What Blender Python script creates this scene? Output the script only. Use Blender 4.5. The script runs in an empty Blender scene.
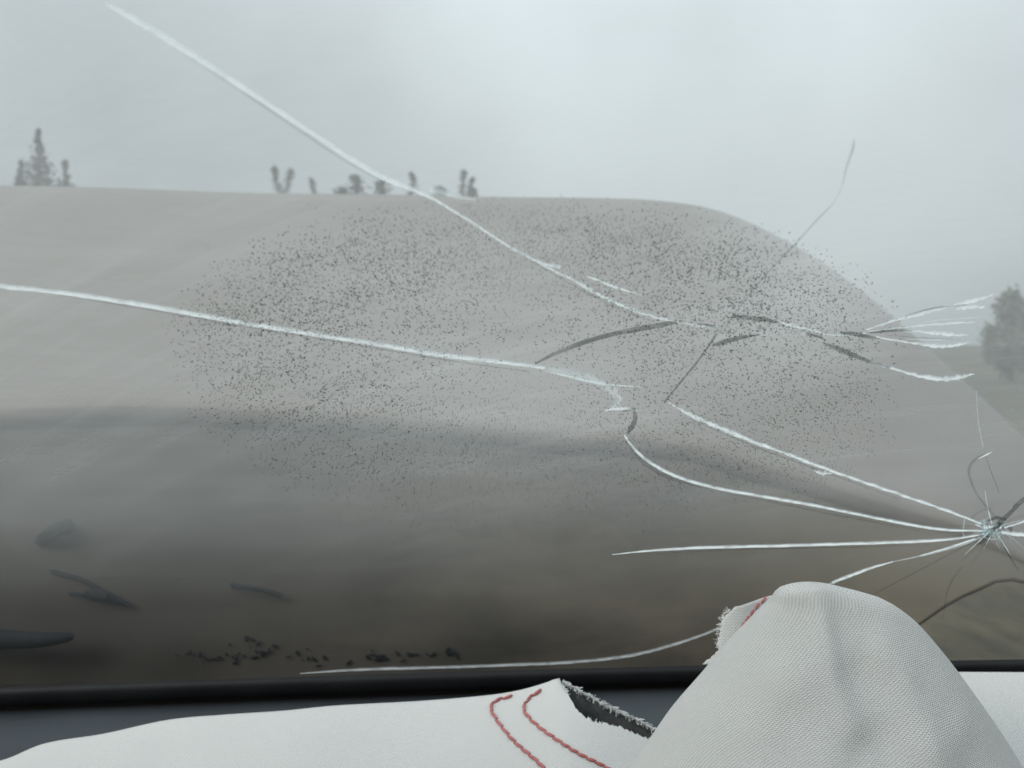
import bpy, bmesh, math, random
from mathutils import Vector, noise
from mathutils.bvhtree import BVHTree

R = math.radians
random.seed(7)
scene = bpy.context.scene
COL = scene.collection

# ------------------------------------------------------------------ camera
EYE = Vector((0.0, 0.0, 1.2))
PITCH = 2.24
F = 1024 * 35 / 36.0
cam_d = bpy.data.cameras.new("camera")
cam_d.lens = 35; cam_d.sensor_width = 36
cam_d.clip_start = 0.01; cam_d.clip_end = 20000
cam_d.dof.use_dof = True; cam_d.dof.focus_distance = 0.44; cam_d.dof.aperture_fstop = 18
cam = bpy.data.objects.new("camera", cam_d)
cam.location = EYE; cam.rotation_euler = (R(90 - PITCH), 0, 0)
COL.objects.link(cam); scene.camera = cam

# ------------------------------------------------------------------ sky, sun, exposure
SUN_EL, SUN_AZ = 32, -125
CLOUD = 9.3
CLOUD_AT = 15.5
world = bpy.data.worlds.new("World"); scene.world = world; world.use_nodes = True
wn = world.node_tree; wn.nodes.clear()
sky = wn.nodes.new("ShaderNodeTexSky"); sky.sky_type = 'NISHITA'; sky.sun_disc = False
sky.sun_elevation = R(SUN_EL); sky.sun_rotation = R(SUN_AZ)
sky.air_density = 1.2; sky.dust_density = 6.0; sky.ozone_density = 2.0
hs = wn.nodes.new("ShaderNodeHueSaturation"); hs.inputs["Saturation"].default_value = 0.38
bg = wn.nodes.new("ShaderNodeBackground"); bg.inputs["Strength"].default_value = 0.10
wo = wn.nodes.new("ShaderNodeOutputWorld")
# overcast layer: an even cloud deck, somewhat brighter overhead, mixed over the clear sky
wtc = wn.nodes.new("ShaderNodeTexCoord"); wsp = wn.nodes.new("ShaderNodeSeparateXYZ")
wn.links.new(wtc.outputs["Generated"], wsp.inputs[0])
wr = wn.nodes.new("ShaderNodeMapRange"); wr.inputs["From Min"].default_value = 0; wr.inputs["From Max"].default_value = 1
wr.inputs["To Min"].default_value = CLOUD * 0.50; wr.inputs["To Max"].default_value = CLOUD * 1.9
wn.links.new(wsp.outputs[2], wr.inputs["Value"])
wnz = wn.nodes.new("ShaderNodeTexNoise"); wnz.inputs["Scale"].default_value = 1.6; wnz.inputs["Detail"].default_value = 5
wmp = wn.nodes.new("ShaderNodeMapping"); wmp.inputs["Location"].default_value = (CLOUD_AT, 0.7, 0.0)
wn.links.new(wtc.outputs["Generated"], wmp.inputs["Vector"]); wn.links.new(wmp.outputs[0], wnz.inputs["Vector"])
wma = wn.nodes.new("ShaderNodeMath"); wma.operation = 'MULTIPLY_ADD'; wma.inputs[1].default_value = 1.7; wma.inputs[2].default_value = 0.15
wn.links.new(wnz.outputs["Fac"], wma.inputs[0])
wmm = wn.nodes.new("ShaderNodeMath"); wmm.operation = 'MULTIPLY'
wn.links.new(wr.outputs[0], wmm.inputs[0]); wn.links.new(wma.outputs[0], wmm.inputs[1])
wcl = wn.nodes.new("ShaderNodeVectorMath"); wcl.operation = 'SCALE'; wcl.inputs[0].default_value = (0.87, 0.985, 1.055)
wn.links.new(wmm.outputs[0], wcl.inputs["Scale"])
wmx = wn.nodes.new("ShaderNodeMix"); wmx.data_type = 'RGBA'; wmx.inputs[0].default_value = 0.75
wn.links.new(sky.outputs[0], hs.inputs["Color"]); wn.links.new(hs.outputs[0], wmx.inputs[6]); wn.links.new(wcl.outputs[0], wmx.inputs[7])
wn.links.new(wmx.outputs[2], bg.inputs[0]); wn.links.new(bg.outputs[0], wo.inputs[0])

sun_d = bpy.data.lights.new("sun", 'SUN'); sun_d.energy = 1.5; sun_d.angle = R(25); sun_d.color = (1, 0.97, 0.93)
sun = bpy.data.objects.new("sun", sun_d); COL.objects.link(sun)
sv = Vector((math.sin(R(SUN_AZ)) * math.cos(R(SUN_EL)), math.cos(R(SUN_AZ)) * math.cos(R(SUN_EL)), math.sin(R(SUN_EL))))
sun.rotation_euler = sv.to_track_quat('Z', 'Y').to_euler(); sun.location = (0, 0, 30)
scene.view_settings.view_transform = 'Standard'; scene.view_settings.look = 'None'
scene.view_settings.gamma = 1; scene.view_settings.exposure = 0.0
cy = scene.cycles
cy.use_denoising = True; cy.max_bounces = 10; cy.transparent_max_bounces = 24
cy.caustics_reflective = False; cy.caustics_refractive = False; cy.sample_clamp_indirect = 4

# ------------------------------------------------------------------ helpers
cp, sp = math.cos(R(PITCH)), math.sin(R(PITCH))
def ray(u, v):
    a, b = (u - 512) / F, (384 - v) / F
    return Vector((a, cp + b * sp, b * cp - sp))
def at(u, v, Y):
    d = ray(u, v)
    return EYE + d * (Y / d.y)

def lerp_poly(pts, x):
    if x <= pts[0][0]: i = 0
    elif x >= pts[-1][0]: i = len(pts) - 2
    else:
        i = 0
        while pts[i + 1][0] < x: i += 1
    (x0, y0), (x1, y1) = pts[i], pts[i + 1]
    return y0 + (y1 - y0) * (x - x0) / (x1 - x0)
def smooth_curve(pts):
    """monotone x, Catmull-Rom slopes -> callable"""
    n = len(pts)
    m = []
    for i in range(n):
        if i == 0: m.append((pts[1][1] - pts[0][1]) / (pts[1][0] - pts[0][0]))
        elif i == n - 1: m.append((pts[-1][1] - pts[-2][1]) / (pts[-1][0] - pts[-2][0]))
        else: m.append((pts[i + 1][1] - pts[i - 1][1]) / (pts[i + 1][0] - pts[i - 1][0]))
    def f(x):
        if x <= pts[0][0]: return pts[0][1] + m[0] * (x - pts[0][0])
        if x >= pts[-1][0]: return pts[-1][1] + m[-1] * (x - pts[-1][0])
        i = 0
        while pts[i + 1][0] < x: i += 1
        h = pts[i + 1][0] - pts[i][0]; t = (x - pts[i][0]) / h
        return ((2*t**3 - 3*t*t + 1) * pts[i][1] + (t**3 - 2*t*t + t) * h * m[i]
                + (-2*t**3 + 3*t*t) * pts[i + 1][1] + (t**3 - t*t) * h * m[i + 1])
    return f
def catmull(pts, per=6):
    out = []
    n = len(pts)
    for i in range(n - 1):
        p0 = pts[max(i - 1, 0)]; p1 = pts[i]; p2 = pts[i + 1]; p3 = pts[min(i + 2, n - 1)]
        for k in range(per):
            t = k / per
            out.append(tuple(0.5 * (2*b + (c - a)*t + (2*a - 5*b + 4*c - d)*t*t + (3*b - a - 3*c + d)*t**3)
                             for a, b, c, d in zip(p0, p1, p2, p3)))
    out.append(tuple(pts[-1]))
    return out

class MB:
    def __init__(self): self.v, self.f, self.uv, self.mi = [], [], {}, []
    def add(self, verts, faces, mi=0):
        o = len(self.v); self.v += [tuple(p) for p in verts]
        for q in faces: self.f.append(tuple(i + o for i in q)); self.mi.append(mi)
        return o
    def grid(self, rows, uvs=None, mi=0, closed=False):
        n, m = len(rows), len(rows[0]); o = len(self.v)
        for r in rows: self.v += [tuple(p) for p in r]
        if uvs:
            for i in range(n):
                for j in range(m): self.uv[o + i * m + j] = uvs[i][j]
        for i in range(n - 1):
            for j in range(m - (0 if closed else 1)):
                k = (j + 1) % m
                self.f.append((o + i*m + j, o + i*m + k, o + (i+1)*m + k, o + (i+1)*m + j)); self.mi.append(mi)
        return o
    def tube(self, pts, rad, n=8, cap=True, flat=1.0):
        pts = [Vector(p) for p in pts]; rows = []
        for i, p in enumerate(pts):
            t = (pts[min(i + 1, len(pts) - 1)] - pts[max(i - 1, 0)]).normalized()
            a = t.cross(Vector((0, 0, 1)))
            if a.length < 1e-4: a = t.cross(Vector((1, 0, 0)))
            a.normalize(); b = a.cross(t)
            r = rad(i / max(1, len(pts) - 1)) if callable(rad) else rad
            rows.append([p + a * math.cos(2*math.pi*k/n) * r + b * math.sin(2*math.pi*k/n) * r * flat for k in range(n)])
        o = self.grid(rows, closed=True)
        if cap:
            self.f.append(tuple(o + k for k in range(n))); self.mi.append(0)
            q = o + (len(rows) - 1) * n
            self.f.append(tuple(q + n - 1 - k for k in range(n))); self.mi.append(0)
    def box(self, c, s, rz=0):
        x, y, z = s[0]/2, s[1]/2, s[2]/2; ca, sa = math.cos(rz), math.sin(rz)
        vs = []
        for dz in (-z, z):
            for dx, dy in ((-x,-y),(x,-y),(x,y),(-x,y)):
                vs.append((c[0] + dx*ca - dy*sa, c[1] + dx*sa + dy*ca, c[2] + dz))
        self.add(vs, [(0,3,2,1),(4,5,6,7),(0,1,5,4),(1,2,6,5),(2,3,7,6),(3,0,4,7)])
    def build(self, name, mats, parent=None, smooth=True, bevel=0, solid=0, offset=-1):
        me = bpy.data.meshes.new(name)
        me.from_pydata(self.v, [], self.f); 
        if not isinstance(mats, (list, tuple)): mats = [mats]
        for m in mats: me.materials.append(m)
        for p, mi in zip(me.polygons, self.mi): p.material_index = mi; p.use_smooth = smooth
        if self.uv:
            l = me.uv_layers.new(name="UVMap")
            for lp in me.loops: l.data[lp.index].uv = self.uv.get(lp.vertex_index, (0, 0))
        me.update()
        o = bpy.data.objects.new(name, me); COL.objects.link(o)
        if parent is not None: o.parent = parent
        if solid:
            md = o.modifiers.new("solid", 'SOLIDIFY'); md.thickness = solid; md.offset = offset
        if bevel:
            md = o.modifiers.new("bevel", 'BEVEL'); md.width = bevel; md.segments = 3; md.limit_method = 'ANGLE'
        return o
    def bvh(self): return BVHTree.FromPolygons([Vector(p) for p in self.v], self.f)

def tag(o, label=None, cat=None, group=None, kind=None):
    for k, x in (('label', label), ('category', cat), ('group', group), ('kind', kind)):
        if x: o[k] = x
    return o
def empty(name, loc=(0, 0, 0), parent=None):
    o = bpy.data.objects.new(name, None); o.location = loc; COL.objects.link(o)
    if parent is not None: o.parent = parent
    return o

# ------------------------------------------------------------------ materials
class NT:
    def __init__(self, name):
        self.m = bpy.data.materials.new(name); self.m.use_nodes = True
        self.t = self.m.node_tree; self.t.nodes.clear()
        self.out = self.n("ShaderNodeOutputMaterial")
    def n(self, typ, **kw):
        x = self.t.nodes.new(typ)
        for k, v in kw.items():
            if hasattr(x, k) and k not in x.inputs: setattr(x, k, v)
            else: self.set(x, k, v)
        return x
    def set(self, x, k, v):
        if isinstance(v, bpy.types.NodeSocket): self.t.links.new(v, x.inputs[k])
        else: x.inputs[k].default_value = v
    def math(self, op, a, b=None, clamp=False):
        x = self.n("ShaderNodeMath"); x.operation = op; x.use_clamp = clamp
        self.set(x, 0, a)
        if b is not None: self.set(x, 1, b)
        return x.outputs[0]
    def ramp(self, fac, stops):
        x = self.n("ShaderNodeValToRGB"); self.set(x, 0, fac)
        e = x.color_ramp.elements
        while len(e) < len(stops): e.new(0.5)
        for el, (p, c) in zip(e, stops):
            el.position = p; el.color = (c, c, c, 1) if not hasattr(c, '__len__') else (*c, 1)
        return x.outputs[0]
    def mixc(self, fac, a, b):
        x = self.n("ShaderNodeMix"); x.data_type = 'RGBA'
        self.set(x, 0, fac); 
        for k, c in ((6, a), (7, b)):
            if hasattr(c, '__len__') and not isinstance(c, bpy.types.NodeSocket): c = (*c, 1) if len(c) == 3 else c
            self.set(x, k, c)
        return x.outputs[2]
    def noise(self, vec, scale, detail=4, rough=0.55, dist=0):
        x = self.n("ShaderNodeTexNoise")
        if vec is not None: self.set(x, "Vector", vec)
        self.set(x, "Scale", scale); self.set(x, "Detail", detail); self.set(x, "Roughness", rough); self.set(x, "Distortion", dist)
        return x.outputs["Fac"]
    def mapping(self, vec, scale=(1, 1, 1), rot=(0, 0, 0), loc=(0, 0, 0)):
        x = self.n("ShaderNodeMapping"); self.set(x, "Vector", vec)
        self.set(x, "Scale", scale); self.set(x, "Rotation", rot); self.set(x, "Location", loc)
        return x.outputs[0]
    def mixs(self, fac, a, b):
        x = self.n("ShaderNodeMixShader"); self.set(x, 0, fac); self.set(x, 1, a); self.set(x, 2, b); return x.outputs[0]
    def bump(self, h, strength, dist):
        x = self.n("ShaderNodeBump"); self.set(x, "Height", h); self.set(x, "Strength", strength); self.set(x, "Distance", dist); return x.outputs[0]
    def bsdf(self, **kw):
        x = self.n("ShaderNodeBsdfPrincipled")
        for k, v in kw.items():
            k = k.replace("_", " ")
            if k == "Base Color" and hasattr(v, '__len__') and not isinstance(v, bpy.types.NodeSocket): v = (*v, 1)
            self.set(x, k, v)
        return x.outputs[0]
    def surf(self, s): self.t.links.new(s, self.out.inputs[0]); return self.m

def simple(name, c1, c2, scale=8, rough=0.6, bump=0.0, bscale=60, bdist=0.002, metallic=0.0, spec=0.5, coat=0.0):
    t = NT(name); co = t.n("ShaderNodeTexCoord").outputs["Object"]
    col = t.mixc(t.ramp(t.noise(co, scale, 5), [(0.3, 0.0), (0.7, 1.0)]), c1, c2)
    kw = dict(Base_Color=col, Roughness=rough, Metallic=metallic, Coat_Weight=coat)
    kw["Specular_IOR_Level"] = spec
    if bump: kw["Normal"] = t.bump(t.noise(co, bscale, 6), bump, bdist)
    return t.surf(t.bsdf(**kw))

YAW = R(5.2); fw = Vector((-math.sin(YAW), math.cos(YAW), 0)); rt = Vector((math.cos(YAW), math.sin(YAW), 0))
S0, Z0, SLOPE, CURVE = 0.70, 0.967, math.tan(R(33)), 0.05
def glass_pt(t, h, off=0.0):
    """t metres sideways, h metres up the slope, off metres out of the car"""
    s = S0 - CURVE * t * t - h * math.cos(R(33))
    n = (fw * math.sin(R(33)) + Vector((0, 0, math.cos(R(33)))))
    return rt * t + fw * s + Vector((0, 0, Z0 + h * math.sin(R(33)))) + n * off
def glass_th(u, v):
    """(t, h) where the sight line through (u, v) meets the pane"""
    d = ray(u, v); lo, hi = 0.05, 2.0
    for _ in range(50):
        k = (lo + hi) / 2; p = EYE + d * k; t, s_ = p.dot(rt), p.dot(fw)
        if p.z - Z0 < SLOPE * (S0 - CURVE * t * t - s_): lo = k
        else: hi = k
    return t, (p.z - Z0) / math.sin(R(33))
_c, _l, _r = glass_th(520, 335), glass_th(190, 335), glass_th(860, 335)
_t, _b = glass_th(520, 200), glass_th(520, 490)
_sx, _sy = 2 / (_r[0] - _l[0]), 2 / (_t[1] - _b[1])
_cx, _cy = (_l[0] + _r[0]) / 2, (_t[1] + _b[1]) / 2
OVAL = ((_sx, _sy, 1), (0, 0, 0), (-_cx * _sx, -_cy * _sy, 0))
_c2, _r2, _b2 = glass_th(835, 265), glass_th(1010, 265), glass_th(835, 410)
_q, _w = 1 / (_r2[0] - _c2[0]), 1 / (_c2[1] - _b2[1])
SMEAR = ((_q, _w, 1), (0, 0, 0), (-_c2[0] * _q, -_c2[1] * _w, 0))
M = {}
M['rubber'] = simple('seal_rubber', (0.008, 0.008, 0.009), (0.014, 0.014, 0.015), 30, 0.55, 0.2, 200, 0.0006, spec=0.3)
M['dash'] = simple('dash_vinyl', (0.030, 0.036, 0.042), (0.040, 0.047, 0.054), 14, 0.6, 0.35, 900, 0.0005, spec=0.35)
M['plastic'] = simple('dusty_black_plastic', (0.010, 0.009, 0.008), (0.028, 0.024, 0.018), 22, 0.7, 0.2, 90, 0.001)
def mud_and_light():
    t = NT('felt_mud_and_light'); co = t.n("ShaderNodeTexCoord").outputs["Object"]
    col = t.mixc(t.ramp(t.noise(co, 4, 5), [(0.3, 0.0), (0.7, 1.0)]), (0.020, 0.018, 0.015), (0.048, 0.042, 0.033))
    # mud tone rising to the right, with brighter light there painted into the colour
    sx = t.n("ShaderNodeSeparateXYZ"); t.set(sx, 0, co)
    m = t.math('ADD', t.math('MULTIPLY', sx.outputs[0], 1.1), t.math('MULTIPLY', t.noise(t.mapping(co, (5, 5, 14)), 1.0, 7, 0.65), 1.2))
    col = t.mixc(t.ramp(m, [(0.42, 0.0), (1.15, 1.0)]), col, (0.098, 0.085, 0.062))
    return t.surf(t.bsdf(Base_Color=col, Roughness=0.95, Normal=t.bump(t.noise(co, 40, 6), 0.15, 0.003)))
M['engine'] = mud_and_light()
M['hose'] = simple('black_hose_rubber', (0.012, 0.014, 0.016), (0.02, 0.023, 0.026), 30, 1.0, spec=0.0)
M['bark'] = simple('bark', (0.05, 0.045, 0.04), (0.09, 0.08, 0.07), 6, 0.9)
M['leaf'] = simple('leaf', (0.06, 0.078, 0.062), (0.11, 0.125, 0.10), 1.2, 0.8)
M['shrub_leaf'] = simple('shrub_leaf', (0.05, 0.075, 0.052), (0.085, 0.115, 0.08), 1.2, 0.8)
M['needle'] = simple('needle', (0.04, 0.06, 0.052), (0.07, 0.09, 0.078), 1.5, 0.8)
M['paint'] = simple('silver_beige_paint', (0.140, 0.121, 0.102), (0.160, 0.141, 0.121), 3.0, 0.55, 0.05, 4, 0.01, metallic=0.1, spec=0.35, coat=0.05)
M['thread'] = simple('red_thread', (0.34, 0.10, 0.10), (0.46, 0.17, 0.16), 300, 0.8)
M['lining'] = simple('grey_coated_lining', (0.045, 0.045, 0.046), (0.10, 0.10, 0.10), 160, 0.75, 0.6, 900, 0.0008)
M['fray'] = simple('white_yarn', (0.62, 0.64, 0.63), (0.75, 0.76, 0.75), 200, 0.8)

def fabric():
    t = NT('white_airbag_nylon')
    uv = t.n("ShaderNodeTexCoord").outputs["UV"]
    obj = t.n("ShaderNodeTexCoord").outputs["Object"]
    sep = t.n("ShaderNodeSeparateXYZ"); t.set(sep, 0, uv)
    # plain weave, yarn pitch ~1.9 mm with slight waviness
    w = t.math('MULTIPLY', t.math('SUBTRACT', t.noise(obj, 60, 2), 0.5), 1.6)
    a = t.math('ADD', t.math('MULTIPLY', sep.outputs[0], 2*math.pi/0.0017), w)
    b = t.math('ADD', t.math('MULTIPLY', sep.outputs[1], 2*math.pi/0.0017), w)
    weave = t.math('MULTIPLY', t.math('SINE', a), t.math('SINE', b))
    rows = t.math('SINE', t.math('MULTIPLY', b, 2.0))
    h = t.math('ADD', t.math('MULTIPLY', weave, 0.5), t.math('MULTIPLY', rows, 0.35))
    fac = t.math('ADD', t.math('MULTIPLY', h, 0.5), 0.52, clamp=True)
    col = t.mixc(fac, (0.34, 0.338, 0.326), (0.80, 0.792, 0.77))
    stain = t.ramp(t.noise(obj, 18, 6), [(0.35, 0.0), (0.75, 1.0)])
    col = t.mixc(t.math('MULTIPLY', stain, 0.18), col, (0.56, 0.57, 0.56))
    nrm = t.bump(h, 0.5, 0.0006)
    p = t.bsdf(Base_Color=col, Roughness=0.75, Normal=nrm, Sheen_Weight=0.15)
    return t.surf(p)
M['fabric'] = fabric()

def glass_inner():
    t = NT('fogged_windscreen_inner')
    uv = t.n("ShaderNodeTexCoord").outputs["UV"]      # metres across the pane: x to the side, y up the slope
    sep = t.n("ShaderNodeSeparateXYZ"); t.set(sep, 0, uv)
    up = sep.outputs[1]
    base = t.ramp(t.math('MULTIPLY', up, 1.0 / 0.8), [(0.0, 0.004), (0.08, 0.009), (0.20, 0.030), (0.30, 0.10), (0.38, 0.22), (0.6, 0.36), (1.0, 0.40)])
    streak = t.noise(t.mapping(uv, (9, 38, 1), (0, 0, R(24))), 1.0, 7, 0.6, 0.6)
    fine = t.noise(t.mapping(uv, (60, 260, 1), (0, 0, R(30))), 1.0, 4, 0.6, 0.3)
    cloud = t.noise(uv, 7, 5, 0.55)
    k = t.math('ADD', t.math('ADD', t.math('MULTIPLY', streak, 0.5), t.math('MULTIPLY', fine, 0.16)), t.math('ADD', t.math('MULTIPLY', cloud, 0.5), 0.42))
    # wiper smears: arcs about a pivot below the pane
    off = t.n("ShaderNodeVectorMath"); off.operation = 'SUBTRACT'; t.set(off, 0, uv); t.set(off, 1, (0.30, -0.12, 0))
    so = t.n("ShaderNodeSeparateXYZ"); t.set(so, 0, off.outputs[0])
    ln = t.n("ShaderNodeVectorMath"); ln.operation = 'LENGTH'; t.set(ln, 0, off.outputs[0])
    ang = t.math('ARCTAN2', so.outputs[1], so.outputs[0])
    cb = t.n("ShaderNodeCombineXYZ"); t.set(cb, 0, t.math('MULTIPLY', ln.outputs["Value"], 70)); t.set(cb, 1, t.math('MULTIPLY', ang, 2.5))
    arcs = t.ramp(t.noise(cb.outputs[0], 1.0, 5, 0.6, 0.4), [(0.5, 0.0), (0.75, 1.0)])
    k = t.math('ADD', k, t.math('MULTIPLY', arcs, 0.20))
    # breath-like oval of condensation round the water beads
    ov = t.n("ShaderNodeVectorMath"); ov.operation = 'LENGTH'; t.set(ov, 0, t.mapping(uv, *OVAL))
    oval = t.ramp(ov.outputs["Value"], [(0.25, 1.0), (1.0, 0.0)])
    ov2 = t.n("ShaderNodeVectorMath"); ov2.operation = 'LENGTH'; t.set(ov2, 0, t.mapping(uv, *SMEAR))
    smear = t.ramp(ov2.outputs["Value"], [(0.15, 1.0), (1.0, 0.0)])
    f = t.math('ADD', t.math('MULTIPLY', base, k), t.math('MULTIPLY', oval, t.math('MULTIPLY', k, 0.10)), clamp=True)
    f = t.math('ADD', f, t.math('MULTIPLY', smear, t.math('MULTIPLY', k, 0.28)), clamp=True)
    tr = t.n("ShaderNodeBsdfTransparent"); t.set(tr, 0, (0.975, 0.968, 0.945, 1))
    tl = t.n("ShaderNodeBsdfTranslucent"); t.set(tl, 0, (0.83, 0.82, 0.79, 1))
    df = t.n("ShaderNodeBsdfDiffuse"); t.set(df, 0, (0.75, 0.77, 0.77, 1))
    film = t.mixs(0.22, tl.outputs[0], df.outputs[0])
    s = t.mixs(f, tr.outputs[0], film)
    gl = t.n("ShaderNodeBsdfGlossy"); t.set(gl, "Roughness", 0.16)
    fr = t.n("ShaderNodeFresnel"); t.set(fr, 0, 1.4)
    s = t.mixs(t.math('MULTIPLY', fr.outputs[0], 0.07), s, gl.outputs[0])
    return t.surf(s)
def glass_outer():
    t = NT('windscreen_outer')
    tr = t.n("ShaderNodeBsdfTransparent"); t.set(tr, 0, (0.975, 0.98, 0.975, 1))
    gl = t.n("ShaderNodeBsdfGlossy"); t.set(gl, "Roughness", 0.02)
    fr = t.n("ShaderNodeFresnel"); t.set(fr, 0, 1.3)
    return t.surf(t.mixs(t.math('MULTIPLY', fr.outputs[0], 0.14), tr.outputs[0], gl.outputs[0]))
M['glass_in'], M['glass_out'] = glass_inner(), glass_outer()

def crack_white(name, opac):
    t = NT(name); co = t.n("ShaderNodeTexCoord").outputs["Object"]
    tr = t.n("ShaderNodeBsdfTransparent"); t.set(tr, 0, (0.95, 0.98, 0.98, 1))
    tl = t.n("ShaderNodeBsdfTranslucent"); t.set(tl, 0, (0.95, 0.97, 0.97, 1))
    df = t.n("ShaderNodeBsdfDiffuse"); t.set(df, 0, (0.93, 0.95, 0.95, 1))
    gl = t.n("ShaderNodeBsdfGlossy"); t.set(gl, "Roughness", 0.25)
    s = t.mixs(0.08, tl.outputs[0], df.outputs[0]); s = t.mixs(0.03, s, gl.outputs[0])
    k = t.ramp(t.noise(co, 150, 5), [(0.34, opac * 0.62), (0.55, opac)])
    sx = t.n("ShaderNodeSeparateXYZ"); t.set(sx, 0, t.n("ShaderNodeTexCoord").outputs["UV"])
    k = t.math('MULTIPLY', k, t.ramp(sx.outputs[0], [(0.0, 0.2), (0.22, 0.75), (0.45, 1.0), (0.68, 0.95), (0.84, 0.45), (1.0, 0.12)]))
    return t.surf(t.mixs(k, tr.outputs[0], s))
def crack_dark(name, tint, opac):
    t = NT(name); co = t.n("ShaderNodeTexCoord").outputs["Object"]
    tr = t.n("ShaderNodeBsdfTransparent"); t.set(tr, 0, (*tint, 1))
    clear = t.n("ShaderNodeBsdfTransparent")
    gl = t.n("ShaderNodeBsdfGlossy"); t.set(gl, "Roughness", 0.1)
    s = t.mixs(0.06, tr.outputs[0], gl.outputs[0])
    k = t.ramp(t.noise(co, 140, 4), [(0.3, opac * 0.6), (0.6, opac)])
    return t.surf(t.mixs(k, clear.outputs[0], s))
M['crack'] = crack_white('crack_face_bright', 0.95)
M['crack_faint'] = crack_white('crack_face_faint', 0.42)
M['crack_dark'] = crack_dark('crack_face_dark', (0.42, 0.44, 0.43), 1.0)  # dark and hairline faces: the cabin's dark reflection is painted into the tint
M['crack_hair'] = crack_dark('crack_face_hairline', (0.52, 0.55, 0.55), 0.55)
M['drop'] = crack_dark('dark_tinted_water', (0.45, 0.465, 0.46), 1.0)  # dark look of clear drops against the fog is put into the tint

def ground_mat():
    t = NT('dry_grass_ground'); co = t.n("ShaderNodeTexCoord").outputs["Object"]
    a = t.noise(co, 0.7, 8, 0.65); b = t.noise(t.mapping(co, (6, 1.6, 1)), 1.0, 8, 0.7)
    col = t.mixc(t.ramp(a, [(0.35, 0.0), (0.65, 1.0)]), (0.066, 0.055, 0.035), (0.120, 0.098, 0.062))
    col = t.mixc(t.ramp(b, [(0.4, 0.0), (0.7, 0.8)]), col, (0.028, 0.028, 0.018))
    far = t.noise(co, 0.03, 3)
    col = t.mixc(t.ramp(far, [(0.4, 0.0), (0.6, 0.7)]), col, (0.036, 0.044, 0.030))
    return t.surf(t.bsdf(Base_Color=col, Roughness=0.95, Normal=t.bump(b, 0.8, 0.06)))
M['ground'] = ground_mat()

# ------------------------------------------------------------------ ground
g = MB()
coords = [-4000, -1500, -500, -160, -60] + [(-30 + i * 1.0) for i in range(61)] + [60, 160, 500, 1500, 4000]
rows = []
for y in coords:
    row = []
    for x in coords:
        near = max(0.0, 1 - math.hypot(x, y) / 70)
        row.append((x, y, (noise.noise(Vector((x * 0.35, y * 0.35, 0))) * 0.10 - 0.05) * near))
    rows.append(row)
g.grid(rows)
tag(g.build('ground', M['ground']), 'dry brown grassland reaching to the horizon', kind='structure')

# ------------------------------------------------------------------ car
car = empty('car', (0, 0, 0))
tag(car, 'crashed silver car seen from its cabin through a fogged cracked windscreen', 'car')

# --- windscreen surface: curved pane sloping back towards the eye
ws = MB()
NT_, NH = 60, 44
T = [-0.95 + 1.75 * i / NT_ for i in range(NT_ + 1)]; H = [-0.01 + 0.86 * j / NH for j in range(NH + 1)]
inner = [[glass_pt(t, h) for t in T] for h in H]
uvs = [[(t, h) for t in T] for h in H]
ws.grid(inner, uvs, 0)
outer = [[glass_pt(t, h, 0.005) for t in T] for h in H]
ws.grid(outer, uvs, 1)
for edge in ([(0, j) for j in range(NT_)], [(NH, j) for j in range(NT_)]):
    for i, j in edge: ws.add([inner[i][j], inner[i][j+1], outer[i][j+1], outer[i][j]], [(0, 1, 2, 3)], 1)
for j in (0, NT_):
    for i in range(NH): ws.add([inner[i][j], inner[i+1][j], outer[i+1][j], outer[i][j]], [(0, 1, 2, 3)], 1)
windscreen = ws.build('windshield', [M['glass_in'], M['glass_out']], car)
windscreen['label'] = 'fogged windscreen with long bright cracks running from its right side'
gb = MB(); gb.grid(inner); gbvh = gb.bvh()
def on_glass(u, v, lift=0.0012):
    d = ray(u, v).normalized()
    loc, nrm, _, dist = gbvh.ray_cast(EYE, d)
    if loc is None: return None
    n = nrm if nrm.dot(d) < 0 else -nrm
    return loc + n * lift

# --- cracks: raised ragged ribbons of fractured glass on the pane
W, FA, D, HL = M['crack'], M['crack_faint'], M['crack_dark'], M['crack_hair']
def crack(pts, mat, per=7, rag=0.13, lift=0.0010):
    """pts: (u, v, width in px)"""
    c = catmull(pts, per)
    L, Mi, Rr = [], [], []
    rnd = random.Random(int(pts[0][0] * 13 + pts[0][1]))
    for i, (u, v, w) in enumerate(c):
        a, b = c[max(i - 1, 0)], c[min(i + 1, len(c) - 1)]
        dx, dy = b[0] - a[0], b[1] - a[1]; l = math.hypot(dx, dy) or 1
        nx, ny = -dy / l, dx / l
        w = max(w, 0.3) * (1.2 if mat in (W, FA) else 0.92)
        w1 = w / 2 * (1 + rnd.uniform(-rag, rag)); w2 = w / 2 * (1 + rnd.uniform(-rag, rag))
        if mat is W: w *= 1 + 0.35 * noise.noise(Vector((i * 0.35, pts[0][0], 0)))
        j = rnd.uniform(-0.06, 0.06) * w
        dist = (on_glass(u, v) - EYE).length if on_glass(u, v) else 0.5
        lift = 0.0004 + 0.10 * w * dist / F
        p = on_glass(u + nx * j, v + ny * j, lift); q = on_glass(u + nx * w1, v + ny * w1, 0.0003); r = on_glass(u - nx * w2, v - ny * w2, 0.0003)
        if p is None or q is None or r is None: continue
        L.append(q); Mi.append(p); Rr.append(r)
    m = MB(); m.grid([L, Mi, Rr], [[(x, i) for i in range(len(L))] for x in (0.0, 0.5, 1.0)])
    return m.build('crack', mat, windscreen, smooth=False)

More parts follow.
